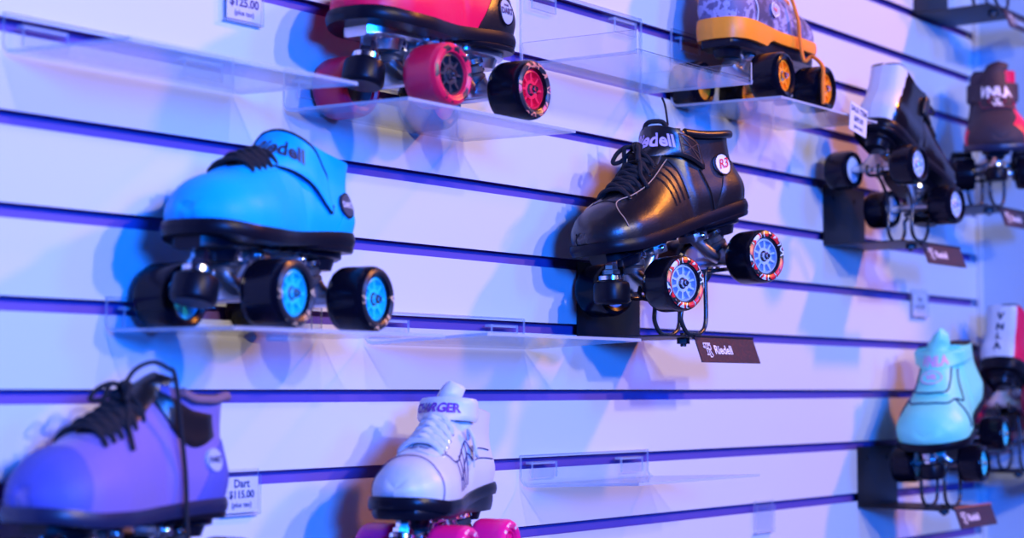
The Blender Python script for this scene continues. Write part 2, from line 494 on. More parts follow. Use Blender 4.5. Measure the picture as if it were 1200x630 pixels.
def build_chassis(root, B, p):
    h = p['wb']/2
    pm = p['plate_mat']; tm = p['truck_mat']
    # plate under the sole
    bm = bmesh.new()
    PW = [(0, .018), (.1, .024), (.3, .020), (.5, .017), (.7, .022), (.9, .026), (1, .020)]
    bt = p.get('plate_bot', .069)
    x0, x1 = -h-.034, h+p.get('nose', .052)
    rings = []
    sec = []
    for i in range(25):
        t = i/24; x = x0+(x1-x0)*t; w = interp(PW, t)*(1 if 0 < i < 24 else .7)
        top = .080; z0 = bt+.004*(1-abs(2*t-1))
        sec.append([Vector((x, sy*w*k, z)) for sy, k, z in ((1, .75, z0), (1, 1, z0+.002), (1, 1.02, top), (-1, 1.02, top), (-1, 1, z0+.002), (-1, .75, z0))])
    V = [[bm.verts.new(q) for q in r] for r in sec]
    for a, b in zip(V, V[1:]):
        for k in range(6): bm.faces.new((a[k], a[(k+1) % 6], b[(k+1) % 6], b[k]))
    bm.faces.new(V[0]); bm.faces.new(V[-1])
    # truck mounts: bosses above each kingpin
    for s in (1, -1):
        lathe(bm, [(.016, .060), (.018, .066), (.021, .074)], 'z', 24, (s*(h+.010), 0, 0))
    # mounting ribs along the sides
    for k in range(5):
        xx = -h*.5+k*h*.25; add_box(bm, (xx-.002, -.024, bt+.004), (xx+.002, .024, .079), .001)
    bmesh.ops.recalc_face_normals(bm, faces=bm.faces)
    mesh_obj('plate', bm, pm, root, autos=30)
    for s in (1, -1): truck(root, s*h, p, tm)
    for s in (1, -1):
        for sd in (1, -1): wheel(root, s*h, sd, p, None)
    # toe stop
    if p.get('toe_stop', True):
        M = Matrix.Rotation(math.radians(14), 3, 'Y').inverted()
        loc = Vector((h+.043, 0, .026)); r = p.get('stop_r', .0205)
        bm = bmesh.new()
        lathe(bm, [(r*.86, -.004), (r*.98, -.002), (r*1.02, .001), (r, .0165), (r*.96, .0195), (r*.80, .0215), (r*.6, .022)], 'z', 32, loc, M)
        bmesh.ops.recalc_face_normals(bm, faces=bm.faces)
        ts = mesh_obj('toe_stop', bm, p['stop_mat'], root)
        bm = bmesh.new()
        lathe(bm, [(.0125, .0215), (.0142, .023), (.0142, .0275), (.012, .029)], 'z', 24, loc, M)
        lathe(bm, [(.0105, .029), (.0105, .034), (.008, .035), (.008, .048)], 'z', 6, loc, M)
        mesh_obj('toe_stop_stem', bm, CHROME, ts, autos=30)

def build_laces(boot, B, m, t0=.72, t1=.50, rows=5, q=.3, r=.0021, bow=True, flat=1., loops=True, name='laces'):
    bm = bmesh.new()
    ts = [t0+(t1-t0)*k/(rows-1) for k in range(rows)]
    def L(t, q, off): return B.P(t, q, off)
    rd = random.Random(3)
    for k in range(rows):
        t = ts[k]
        # straight bar over the tongue plus short ends down to the eyelets
        pts = [L(t, q*1.12, .0008), L(t, q*.95, .004), L(t-.003, q*.5, .0062+.001*rd.random()), L(t, 0, .0068), L(t+.003, -q*.5, .0062), L(t, -q*.95, .004), L(t, -q*1.12, .0008)]
        tube(bm, pts, r, 8, smoothn=5, flat=flat)
        if k < rows-1:
            t2 = ts[k+1]
            for sg in (1, -1):
                pts = [L(t, sg*q*1.0, .0015), L(t*.6+t2*.4, sg*q*.55, .0050), L((t+t2)/2, 0, .0085+sg*.0018), L(t*.4+t2*.6, -sg*q*.55, .0055), L(t2, -sg*q*1.0, .0015)]
                tube(bm, pts, r, 8, smoothn=5, flat=flat)
    if bow:
        t = ts[-1]-.015
        c = L(t, 0, .010)
        for sg in (1, -1):
            pts = [c, c+Vector((.006, sg*.009, .004)), c+Vector((.014, sg*.018, -.001)), c+Vector((.021, sg*.021, -.010)), c+Vector((.014, sg*.016, -.011)), c+Vector((.003, sg*.005, -.002))]
            tube(bm, pts, r, 8, smoothn=6)
            pts = [c, c+Vector((.010, sg*.008, .003)), L(ts[-2], sg*q*.6, .008), L(ts[-3], sg*q*.9, .007), L(ts[-3]+.02, sg*q*1.5, .003)]
            tube(bm, pts, r, 8, smoothn=6)
        tube(bm, [c+Vector((-.002, -.005, 0)), c+Vector((0, 0, .003)), c+Vector((0, .006, 0))], r*2, 10, smoothn=3)
    return mesh_obj(name, bm, m, boot)

def build_eyelets(boot, B, m, t0, t1, rows, q, r=.0026):
    for k in range(rows):
        t = t0+(t1-t0)*k/(rows-1)
        for sg in (1, -1):
            bm = bmesh.new()
            c = B.P(t, sg*q, .0009); n = B.N(t, sg*q); M = n.to_track_quat('Z', 'Y').to_matrix()
            lathe(bm, [(r, -.001), (r, .0006), (r*.8, .0011), (r*.5, .0008), (r*.45, -.001)], 'z', 14, c, M)
            mesh_obj('eyelet', bm, m, boot)

def build_tongue(boot, B, m, rise=.018, w=.021, lean=-.012, pointed=False, thick=.006, back=None):
    bm = bmesh.new(); P, Q = [], []
    n = 14
    b0 = B.S(.56, 0)+Vector((0, 0, -.004)); b1 = B.S(.445, 0)+Vector((0, 0, .001)); top = B.S(.41, 0)+Vector((lean, 0, rise))
    path = catmull([b0, b1, b1*.45+top*.55+Vector((.002, 0, 0)), top], 5)
    for i, c in enumerate(path):
        f = i/(len(path)-1)
        ww = w*(1-.15*f)
        if f > .8: ww *= math.sqrt(max(.0, 1-((f-.8)/.2)**2))*.75+.25 if not pointed else 1-.9*((f-.8)/.2)
        if pointed and f > .5: ww *= 1-.55*(f-.5)/.5
        nn = Vector((.75, 0, .62)) if f < .6 else Vector((.95, 0, .3)); nn.normalize()
        r, r2 = [], []
        for j in range(n+1):
            a = -1+2*j/n
            y = ww*a; dx = -.010*a*a
            th_ = thick*(1-a*a)**.5+.0005
            r.append(c+Vector((dx, y, -.004*a*a))+nn*th_*.5); r2.append(c+Vector((dx, y, -.004*a*a))-nn*th_*.5)
        P.append(r); Q.append(r2)
    sheet(bm, P, Q)
    bmesh.ops.recalc_face_normals(bm, faces=bm.faces)
    return mesh_obj('tongue', bm, m, boot)

def throat(boot, B, m, t0=.76, t1=.44, q=.27):
    """dark tongue panel seen between the lace rows"""
    bm = bmesh.new()
    def f(a, b):
        t = t1+(t0-t1)*a; w = q*(1-.35*a)*(math.sqrt(max(0, 1-((a-.8)/.2)**2)) if a > .8 else 1)
        return t, w*(2*b-1)
    patch(bm, B, f, 16, 12, .0006)
    return mesh_obj('throat_panel', bm, m, boot)
def facing(boot, B, m, t0=.76, t1=.44, q=.27, wd=.16, off=.0016, both=(1, -1)):
    """eyestay: leather strip beside the laces"""
    for sg in both:
        bm = bmesh.new()
        def f(a, b):
            t = t1+(t0-t1)*a; w = q*(1-.35*a)*(math.sqrt(max(0, 1-((a-.8)/.2)**2)) if a > .8 else 1)
            return t+.01*b, sg*(w+wd*b)
        patch(bm, B, f, 18, 5, off)
        bmesh.ops.recalc_face_normals(bm, faces=bm.faces)
        mesh_obj('lace_facing', bm, m, boot)

def strap(boot, B, m, z=.078, slope=.22, w=.016, xa=.29, phi=(-112, 112), off=.004, text=None, tsize=.013, tm=None, bold=.03, tpos=0., front=.004, cross=None, fall=.0, piping=None):
    """band wrapped round the ankle: points found on the leather around the ankle axis"""
    bv = bvh_of(boot); x0 = B.xh+(B.xt-B.xh)*xa; zb = B.base(.3); na, nb = 60, 8
    rad = []
    for i in range(na+1):
        ph = math.radians(phi[0]+(phi[1]-phi[0])*i/na); d = Vector((math.cos(ph), math.sin(ph), 0)); row = []
        for j in range(nb+1):
            u = (2*j/nb-1)*w
            zz = zb+z+u+slope*.05*math.cos(ph)-fall*(1-math.cos(ph))
            o = Vector((x0, .003, zz))
            hit = bv.ray_cast(o+d*.16, -d, .16)
            rr = (hit[0]-o).dot(d) if hit[0] is not None else None
            row.append((rr, o, d))
        rad.append(row)
    # fill rays that passed over the collar, then smooth
    R = [[c[0] for c in row] for row in rad]
    for j in range(nb+1):
        last = None
        for i in range(na+1):
            if R[i][j] is None or R[i][j] < .012:
                R[i][j] = R[i][j-1] if j > 0 else (last or .03)
            last = R[i][j]
    for _ in range(3):
        R = [[sum(R[min(max(i+a, 0), na)][j] for a in (-2, -1, 0, 1, 2))/5 for j in range(nb+1)] for i in range(na+1)]
    for _ in range(2):
        R = [[(R[i][max(j-1, 0)]+R[i][j]*2+R[i][min(j+1, nb)])/4 for j in range(nb+1)] for i in range(na+1)]
    P, Q = [], []
    for i in range(na+1):
        ph = math.radians(phi[0]+(phi[1]-phi[0])*i/na); r, r2 = [], []
        en = abs(2*i/na-1); round_ = math.sqrt(max(0, 1-(max(0, en-.94)/.06)**2))*.6+.4
        fr = front*max(0, math.cos(ph))
        for j in range(nb+1):
            _, o, d = rad[i][j]; u = (2*j/nb-1)*w
            oc = o-Vector((0, 0, u*(1-round_)))
            e = min(i, na-i, j, nb-j) == 0
            r.append(oc+d*(R[i][j]+fr+off*(.65 if e else 1))); r2.append(oc+d*(R[i][j]+fr*.9-.0004+(.0 if e else .001)))
        P.append(r); Q.append(r2)
    bm = bmesh.new(); sheet(bm, P, Q, 0); mats = [m]
    arc = [0.]
    for i in range(na): arc.append(arc[-1]+(P[i+1][nb//2]-P[i][nb//2]).length)
    mid = arc[na//2]
    def on(a, b):
        """a: metres along the band from its middle; b: metres up from its centre line"""
        a = min(max(a+mid, 0), arc[-1]-1e-6)
        i = max(k for k in range(na) if arc[k] <= a); u = (a-arc[i])/max(1e-9, arc[i+1]-arc[i])
        bb = min(max((b/w+1)/2*nb, 0), nb-1e-6); j = int(bb); v = bb-j
        c = P[i][j]*(1-u)*(1-v)+P[i+1][j]*u*(1-v)+P[i][j+1]*(1-u)*v+P[i+1][j+1]*u*v
        n = (P[i+1][j]-P[i][j]).cross(P[i][j+1]-P[i][j]).normalized()
        if n.dot(rad[i][j][2]) < 0: n = -n
        return c, n
    if text:
        mats.append(tm); vs, fs = text_shape(text, tsize, bold); nv = []
        for x, y in vs:
            c, n = on(x+tpos, y); nv.append(bm.verts.new(c+n*.0009))
        for fc in fs:
            try: bm.faces.new([nv[k] for k in fc]).material_index = 1
            except ValueError: pass
    if cross:
        mats.append(cross); mi = len(mats)-1; a0, a1, b0, b1 = arc[-1]-mid-.040, arc[-1]-mid-.008, -w*.7, w*.7
        for l in (((a0, b0), (a1, b0), (a1, b1), (a0, b1), (a0, b0)), ((a0, b0), (a1, b1)), ((a0, b1), (a1, b0)), ((a0, 0), (a1, 0))):
            pp = []
            for (p0, q0), (p1, q1) in zip(l, l[1:]):
                for k in range(7):
                    c, n = on(p0+(p1-p0)*k/6, q0+(q1-q0)*k/6); pp.append(c+n*.0004)
            tube(bm, pp, .0005, 5, mi)
    if piping:
        mats.append(piping)
        for jj in (0, nb):
            tube(bm, [P[i][jj] for i in range(0, na+1)], .0013, 6, len(mats)-1)
    return mesh_obj('strap', bm, mats, boot)

def side_badge(boot, B, name, disc_mat, text, tm, t=.13, z=.05, a=.0125, b=.009, side=1, size=.007, ring=None, bold=.04, sub=None, shear=0):
    bv = bvh_of(boot)
    y = side*.06; x = B.xh+(B.xt-B.xh)*t
    org = Vector((x, side*.03, B.base(t)+z))
    U = Vector((-side, 0, 0)); V = Vector((0, 0, 1)); N = Vector((0, side, 0))
    N = Vector((-.15, side, 0)).normalized(); U = V.cross(N)
    bm = bmesh.new()
    put_shape(bm, ellipse_shape(a, b), org, U, V, 0, bvh=bv, N=N, lift=.0030)
    # rim down to the leather
    n_ = 28
    bm.verts.ensure_lookup_table(); rimv = [bm.verts[1+2*n_+k] for k in range(n_)]; low = [bm.verts.new(v.co-N*.0034) for v in rimv]
    for k in range(n_): bm.faces.new((rimv[k], low[k], low[(k+1) % n_], rimv[(k+1) % n_]))
    mats = [disc_mat, tm]
    if ring is not None: mats.append(ring); put_shape(bm, ring_shape(a*1.12, b*1.14, a*.14), org, U, V, 2, bvh=bv, N=N, lift=.0034)
    if text: put_shape(bm, text_shape(text, size, bold, shear=shear), org, U, V, 1, bvh=bv, N=N, lift=.0036)
    if sub: put_shape(bm, text_shape(sub, size*.45, bold), org, U, V, 1, off=(0, size*.75), bvh=bv, N=N, lift=.0036)
    return mesh_obj(name, bm, mats, boot, smooth=False)

def base_params(**k):
    p = dict(R=.031, ww=.042, track=.058, wb=.135, plate_mat=BLACK_NYLON, truck_mat=ALLOY, stop_mat=BLACK_RUBBER, cushion=mat('cushion_black', (.03, .03, .035), .5),
             tyre_front=BLACK_PU, tyre_rear=BLACK_PU, hub_front=BLACK_NYLON, hub_rear=BLACK_NYLON)
    p.update(k); return p
def skate(name, label, pos, deg, scale=1., group=None):
    r = thing(name, label, 'roller skate', pos, (math.radians(deg[2]), math.radians(deg[1]), math.radians(deg[0])), group)
    r.scale = (scale,)*3
    return r
def sole_obj(root, B, m, thick=.010, grow=.0025, heel=None, flare=0., name='sole'):
    bm = bmesh.new()
    outline_slab(bm, B, lambda t: B.base(t)+.003, lambda t: B.base(t)-thick, grow, flare=flare)
    bmesh.ops.recalc_face_normals(bm, faces=bm.faces)
    s = mesh_obj(name, bm, m, root, autos=40)
    return s
def heel_block(root, B, m, z0=.085, t1=.42, name='heel_wedge', grow=.001):
    bm = bmesh.new()
    outline_slab(bm, B, lambda t: B.base(t)-.008, lambda t: z0+.0*t, grow, t0=0, t1=t1, shape=lambda t: B.W(t)*(1 if t < t1*.8 else max(.0, 1-((t-t1*.8)/(t1*.2))**2*.35)))
    bmesh.ops.recalc_face_normals(bm, faces=bm.faces)
    return mesh_obj(name, bm, m, root, autos=40)

# ================================================================== THE SKATES
G_SHELF = None
# ---- 1: red skate, top centre
RED = mat('red_leather', (.9, .004, .06), .4, spec=.3, bump=.15, bscale=220)
BLK_LEATHER = mat('black_leather', (.006, .005, .007), .33, bump=.16, bscale=420, spec=.75)
def panel(boot, B, m, f, na=18, nb=14, off=.0016, name='panel'):
    bm = bmesh.new(); patch(bm, B, f, na, nb, off); bmesh.ops.recalc_face_normals(bm, faces=bm.faces)
    return mesh_obj(name, bm, m, boot)
def heel_counter(boot, B, m, t_end=.24, qtop=.42, off=.0016, name='heel_counter'):
    """wraps round the heel; drawn on both sides from the back seam"""
    for sg in (1, -1):
        def f(a, b):
            t = .004+(t_end*(1-.45*b)-.004)*a**1.6
            return t, sg*(1-(1-qtop)*b*(1-.25*a))
        panel(boot, B, m, f, 16, 12, off, name)
def toe_cap(boot, B, m, t0=.86, bow=.03, off=.0015, q=1., name='toe_cap'):
    def f(a, b):
        q_ = (2*b-1)*q; s = t0-bow+bow*abs(q_)**1.5*0+ (bow*(1-abs(q_)**2)*-1)+bow
        return s+(.995-s)*(1-(1-a)**2), q_
    return panel(boot, B, m, f, 12, 30, off, name)
WHITE_PRINT = mat('white_print', (.8, .8, .82), .5)

p1 = base_params(tyre_front=mat('red_urethane', (.84, .01, .06), .3), tyre_rear=BLACK_PU, hub_front=mat('black_hub', (.03, .03, .04), .35), hub_rear=mat('red_hub', (.85, .015, .06), .35),
                 plate_mat=ALLOY, truck_mat=ALLOY, print_front=blotch_mat('front_wheel_print', [(.84, .01, .06), (.02, .02, .03)], 70, .35, (.53,), detail=1.),
                 print_rear=blotch_mat('rear_wheel_print', [(.02, .02, .03), (.8, .25, .15), (.02, .02, .03), (.75, .1, .2)], 75, .35, (.5, .56, .62), detail=1.))
r1 = skate('roller_skate', 'red low-cut roller skate with black heel, red front and black rear wheels, on top shelf', (1.340, -.080, 1.7675), (181.8, 1.6, 0), .983)
B1 = Boot(high=.92)
u1 = build_upper(B1, r1, [RED, LINING])
heel_counter(u1, B1, BLK_LEATHER, .33, .25)
sole_obj(r1, B1, BLACK_RUBBER, .010)
heel_block(r1, B1, BLACK_RUBBER, .077, .40)
build_chassis(r1, B1, p1)
throat(u1, B1, BLK_LEATHER); build_laces(u1, B1, BLACK_LACE, rows=5); build_tongue(u1, B1, BLK_LEATHER)
side_badge(u1, B1, 'badge', mat('badge_silver', (.42, .46, .56), .35), 'DART', mat('badge_ink', (.02, .03, .12), .5), t=.14, z=.024, a=.0125, b=.0125, size=.0085, ring=BLACK_RUBBER, sub='riedell')

# ---- 2: cyan skate on the middle left shelf
CYAN = mat('cyan_leather', (.0, .43, .87), .5, spec=.22, bump=.12, bscale=240)
CY_HUB = mat('cyan_hub', (.02, .62, .9), .32)
cy_print = blotch_mat('cyan_wheel_print', [(.018, .018, .022), (.85, .55, .3), (.018, .018, .022)], 80, .35, (.6, .66), detail=1.)
p2 = base_params(hub_front=CY_HUB, hub_rear=CY_HUB, print_front=cy_print, print_rear=cy_print, plate_mat=BLACK_NYLON)
r2 = skate('roller_skate', 'bright cyan roller skate with black laces and cyan hubs, on the shelf at left', (1.116, -.076, 1.5515), (190.4, .4, 0), .967)
B2 = Boot(high=.79, xt=.129)
u2 = build_upper(B2, r2, [CYAN, LINING])
sole_obj(r2, B2, BLACK_RUBBER, .010); heel_block(r2, B2, BLACK_RUBBER, .077, .40)
build_chassis(r2, B2, p2)
toe_cap(u2, B2, CYAN, .84, .02, .0012)
heel_counter(u2, B2, CYAN, .22, .35, .0014)
throat(u2, B2, BLK_LEATHER, .74, .44, .2); facing(u2, B2, CYAN, .76, .46, .2, .2)
build_laces(u2, B2, BLACK_LACE, .73, .53, 5, .30, bow=False); build_tongue(u2, B2, CYAN, -.002)
strap(u2, B2, CYAN, z=.061, slope=.34, w=.018, xa=.30, text='Riedell', tsize=.019, tm=mat('dark_print', (.01, .02, .04), .5), bold=.03, tpos=.012, fall=.014, piping=BLACK_RUBBER)
side_badge(u2, B2, 'badge', mat('badge_dark', (.05, .06, .09), .35), 'DART', mat('badge_pale_ink', (.6, .65, .75), .5), t=.135, z=.028, a=.0118, b=.0105, size=.0075, ring=BLACK_RUBBER)

# ---- 3: purple skate, bottom left
PURPLE = mat('violet_suede', (.17, .12, .38), .6, bump=.3, bscale=500, sheen=.2)
PURPLE_BLUELIT = mat('blue_lit_violet_suede', (.075, .085, .40), .6, bump=.3, bscale=500)  # same violet suede with the blue light on it mixed into the colour
p3 = base_params(plate_mat=BLACK_NYLON)
r3 = skate('roller_skate', 'violet roller skate with black laces and one lace hanging down its side', (.952, -.086, 1.326), (189, -1.5, 0), .90)
B3 = Boot(high=.97, wide=1.02, toe=1.15, ct=[(0, .101), (.06, .102), (.15, .098), (.25, .099), (.34, .107), (.4, .112)])
u3 = build_upper(B3, r3, [PURPLE, LINING])
sole_obj(r3, B3, mat('blue_black_sole', (.01, .015, .05), .4), .010); heel_block(r3, B3, BLACK_RUBBER, .077, .40)
build_chassis(r3, B3, p3)
toe_cap(u3, B3, PURPLE_BLUELIT, .87, .03, .0013)
heel_counter(u3, B3, PURPLE_BLUELIT, .25, .36, .0016)
throat(u3, B3, BLK_LEATHER, .74, .44, .25); facing(u3, B3, PURPLE, .76, .46, .25, .18)
build_laces(u3, B3, BLACK_LACE, .73, .49, 6, .36, r=.0024); build_tongue(u3, B3, BLK_LEATHER, .012)
for sg in (1, -1):
    panel(u3, B3, BLK_LEATHER, lambda a, b, sg=sg: (.44-.30*a-.02*b, sg*(.06+.10*a+(.22+.14*math.sin(pi*a))*b)), 14, 8, .0022, 'ankle_panel')
bm = bmesh.new(); tube(bm, [B3.P(t, .012, .004) for t in [.03+.31*k/16 for k in range(17)]], .0042, 10)
mesh_obj('collar_padding', bm, mat('orange_lit_lining', (.22, .12, .16), .8), u3)  # orange light on the inner lining, painted as a tan colour
bm = bmesh.new()
c = B3.S(.45, 0)
tube(bm, [c+Vector((.012, .0, .006)), c+Vector((.010, .010, .020)), c+Vector((.001, .022, .027)), c+Vector((-.008, .032, .022)), c+Vector((-.010, .040, .012)), B3.P(.36, .55, .008), B3.P(.345, .8, .006), B3.P(.34, .99, .010)+Vector((0, 0, -.02)), B3.P(.335, .99, .012)+Vector((0, .004, -.05)), B3.P(.33, .99, .012)+Vector((0, .006, -.085))], .0021, 8, smoothn=7)
mesh_obj('hanging_lace', bm, BLACK_LACE, u3)
side_badge(u3, B3, 'badge', mat('badge_silver', (.42, .46, .56), .35), 'DART', mat('badge_ink', (.02, .03, .12), .5), t=.15, z=.038, a=.0118, b=.0105, size=.0075)

# ---- 4: white skate with pink wheels, bottom centre
WHITE = mat('white_leather', (.60, .62, .66), .42, bump=.12, bscale=200)
WHITE_LACE = mat('white_lace', (.58, .60, .66), .8, bump=.5, bscale=900)
PINK = mat('pink_urethane', (.95, .01, .22), .32)
p4 = base_params(tyre_front=PINK, tyre_rear=PINK, hub_front=PINK, hub_rear=PINK, track=.041, ww=.043, wb=.118, plate_mat=BLACK_NYLON, stop_r=.018,
                 print_front=blotch_mat('pink_wheel_print', [(.95, .01, .22), (.95, .7, .8)], 110, .35, (.62,), detail=1.), print_rear=MATS['pink_wheel_print'])
r4 = skate('roller_skate', 'white lace-up roller skate with pink wheels and a lettered ankle strap', (1.320, -.105, 1.3205), (196, -.5, 0), .88)
B4 = Boot(xh=-.105, xt=.128, high=.90, wide=.91, toe=.96, zh=.098, zt=.086)
u4 = build_upper(B4, r4, [WHITE, mat('pink_lining', (.9, .03, .25), .7)])
sole_obj(r4, B4, BLACK_NYLON, .010, .003)
bm = bmesh.new()
outline_slab(bm, B4, lambda t: B4.base(t)-.008, lambda t: .070, -.001, t0=.0, t1=.97, flare=-.002)
bmesh.ops.recalc_face_normals(bm, faces=bm.faces)
mesh_obj('sole_wedge', bm, BLACK_NYLON, r4, autos=40)
build_chassis(r4, B4, p4)
throat(u4, B4, WHITE, .76, .44, .22); facing(u4, B4, WHITE, .78, .45, .22, .22, .0018)
build_laces(u4, B4, WHITE_LACE, .72, .52, 5, .34, r=.0034, bow=False, flat=.5)
build_eyelets(u4, B4, CHROME, .72, .52, 5, .40)
build_tongue(u4, B4, WHITE, .022, .017, -.004, pointed=False)
strap(u4, B4, WHITE, z=.085, slope=.10, w=.0125, xa=.30, front=.009, text='CHARGER', tsize=.0140, tm=mat('violet_print', (.12, .02, .35), .5), bold=.035, tpos=.006, off=.005, phi=(-105, 75))
bm = bmesh.new()
for sg in (1, -1):
    seam(bm, B4, [(.74, sg*.02), (.735, sg*.25), (.66, sg*.5), (.60, sg*.62), (.45, sg*.60), (.30, sg*.50), (.16, sg*.52)], .0006, .0012)
    seam(bm, B4, [(.60, sg*.80), (.45, sg*.70), (.30, sg*.62), (.12, sg*.64)], .0006, .0012)
    for k in range(4): seam(bm, B4, [(.64-.055*k, sg*.90), (.61-.055*k, sg*.72), (.60-.055*k, sg*.60)], .0005, .0012)
    seam(bm, B4, [(.86, sg*.98), (.85, sg*.6), (.845, sg*.3), (.84, 0)], .0005, .0012)
mesh_obj('stitching', bm, mat('dark_thread', (.05, .04, .15), .7), u4)
bm = bmesh.new()
tube(bm, [B4.P(.40, .52, .003), B4.P(.42, .50, .010), B4.P(.43, .60, .012), B4.P(.40, .66, .010), B4.P(.37, .60, .006), B4.P(.385, .52, .004)], .0022, 8, smoothn=6)
tube(bm, [B4.P(.40, .60, .008), B4.P(.42, .70, .010), B4.P(.425, .80, .008)], .0009, 6, smoothn=5)
mesh_obj('strap_loop', bm, WHITE_LACE, u4)

# ---- 5: black skate on the wire display, centre
GREY_HUB = mat('blue_grey_hub', (.36, .50, .70), .35)
graffiti = blotch_mat('graffiti_print', [(.8, .02, .03), (.02, .02, .02), (.8, .82, .85), (.02, .02, .02), (.8, .03, .03), (.75, .78, .85)], 62, .3, (.40, .46, .50, .54, .64), detail=1.)
p5 = base_params(hub_front=GREY_HUB, hub_rear=GREY_HUB, print_front=graffiti, print_rear=graffiti, plate_mat=BLACK_NYLON, spokes=10, nose=.05)
r5 = skate('roller_skate', 'black leather roller skate with red printed wheels, tilted toe-down on a wire display', (1.759, -.110, 1.605), (166, 15.5, 1.), 1.0)
B5 = Boot(high=.94, toe=.93, zt=.088, zh=.093)
u5 = build_upper(B5, r5, [BLK_LEATHER, LINING])
sole_obj(r5, B5, BLACK_RUBBER, .010, .003)
heel_block(r5, B5, BLACK_RUBBER, .077, .36)
build_chassis(r5, B5, p5)
toe_cap(u5, B5, BLK_LEATHER, .85, .0, .0012)
heel_counter(u5, B5, BLK_LEATHER, .27, .34, .0018)
throat(u5, B5, BLK_LEATHER, .80, .44, .2); facing(u5, B5, BLK_LEATHER, .82, .45, .19, .20, .0018)
build_laces(u5, B5, BLACK_LACE, .76, .54, 6, .30, r=.0026)
build_eyelets(u5, B5, BLACK_METAL, .76, .54, 6, .36)
build_tongue(u5, B5, BLK_LEATHER, .004)
strap(u5, B5, BLK_LEATHER, z=.078, slope=.40, w=.0165, xa=.29, off=.0045, front=.006, text='Riedell', tsize=.0205, tm=mat('lilac_print', (.72, .5, .85), .5), bold=.03, tpos=.012, cross=mat('tan_thread', (.10, .05, .04), .6), fall=.008, phi=(-112, 100))
bm = bmesh.new()
for sg in (1, -1):
    seam(bm, B5, [(.46, sg*.44), (.60, sg*.43), (.74, sg*.36), (.82, sg*.28), (.86, sg*.45), (.87, sg*.8)], .0006, .0022)
mesh_obj('stitching', bm, mat('tan_stitch', (.45, .3, .2), .6), u5)
for sg in (1, -1):
    bm = bmesh.new()
    for k in range(4): seam(bm, B5, [(.50-.035*k+.06, sg*.46), (.47-.035*k+.06, sg*.62), (.45-.035*k+.07, sg*.82)], .0006, .0008)
    seam(bm, B5, [(.30, sg*.45), (.28, sg*.7), (.27, sg*.98)], .0009, .0012)
    mesh_obj('side_seam', bm, LINING, u5)
bm = bmesh.new(); tube(bm, [B5.P(t, .012, .003) for t in [.02+.33*k/16 for k in range(17)]], .0048, 10)
mesh_obj('collar_padding', bm, BLK_LEATHER, u5)
bm = bmesh.new(); c = B5.S(.42, 0)
tube(bm, [c+Vector((.006, -.010, .004)), c+Vector((.006, -.006, .013)), c+Vector((0.004, .002, .016)), c+Vector((-.004, .012, .013)), c+Vector((-.004, .018, .004))], .0028, 8, smoothn=6)
tube(bm, [c+Vector((-.012, .012, .008)), c+Vector((-.016, .010, .030)), c+Vector((-.014, .010, .040))], .0014, 6, smoothn=4)
mesh_obj('pull_loop', bm, BLACK_LACE, u5)
side_badge(u5, B5, 'badge', mat('badge_white', (.8, .78, .85), .35), 'R3', mat('badge_red_ink', (.65, .01, .05), .5), t=.15, z=.050, a=.0125, b=.012, size=.016, bold=.02, shear=.35, ring=BLACK_RUBBER)

# ---- 6: grey camouflage skate with orange sole, top right of centre
CAMO = blotch_mat('grey_camouflage', [(.07, .06, .12), (.14, .12, .24), (.34, .32, .52), (.12, .10, .2)], 38, .6, (.42, .52, .62), detail=6.)
ORANGE = mat('orange_rubber', (1., .30, .01), .45)
ORANGE_LACE = mat('orange_lace', (1., .22, .01), .7, bump=.5, bscale=900)
OR_HUB = mat('orange_hub', (1., .33, .01), .35)
p6 = base_params(hub_front=OR_HUB, hub_rear=OR_HUB, plate_mat=BLACK_NYLON, wb=.132)
r6 = skate('roller_skate', 'grey camouflage roller skate with orange sole, orange hubs and a hanging orange lace', (1.994, -.070, 1.860), (3.8, -.8, 0), .967)
B6 = Boot(high=1.05, zh=.103, zt=.097, wide=1.04)
u6 = build_upper(B6, r6, [CAMO, LINING])
# orange sole: thick heel wedge with a step into the thin forefoot
bm = bmesh.new()
outline_slab(bm, B6, lambda t: B6.base(t)+.004, lambda t: B6.base(t)-.012-.011*(1-sst(.31, .37, t)), .003)
bmesh.ops.recalc_face_normals(bm, faces=bm.faces)
mesh_obj('sole', bm, ORANGE, r6, autos=40)
bm = bmesh.new()
outline_slab(bm, B6, lambda t: B6.base(t)-.020+.008*sst(.31, .37, t), lambda t: .070, -.004, t0=.03, t1=.95)
bmesh.ops.recalc_face_normals(bm, faces=bm.faces)
mesh_obj('sole_block', bm, BLACK_NYLON, r6, autos=40)
build_chassis(r6, B6, p6)
throat(u6, B6, BLK_LEATHER); build_laces(u6, B6, ORANGE_LACE, rows=5); build_tongue(u6, B6, CAMO)
bm = bmesh.new()
seam(bm, B6, [(.2, -.98), (.2, -.8), (.17, -.6), (.19, -.4)], .0008, .001)
mesh_obj('stitching', bm, WHITE_PRINT, u6)
bm = bmesh.new()
y0 = -.052
tube(bm, [B6.P(.54, -.25, .006), B6.P(.56, -.5, .012), B6.P(.585, -.8, .010), B6.P(.60, -.98, .010), B6.P(.60, -.99, .012)+Vector((0, -.004, -.03)), Vector((.043, -.066, .072)), Vector((.033, -.085, .055)), Vector((.028, -.087, .03)), Vector((.024, -.089, .004))], .0026, 8, smoothn=7)
tube(bm, [B6.P(.54, -.25, .006), B6.P(.50, -.42, .012), B6.P(.53, -.62, .012), B6.P(.56, -.5, .008)], .0026, 8, smoothn=7)
mesh_obj('hanging_lace', bm, ORANGE_LACE, u6)
side_badge(u6, B6, 'badge', mat('badge_lilac', (.45, .42, .6), .35), 'riedell', mat('badge_orange_ink', (.8, .2, .15), .5), t=.40, z=.030, a=.0125, b=.0088, side=-1, size=.0068, ring=WHITE_PRINT)

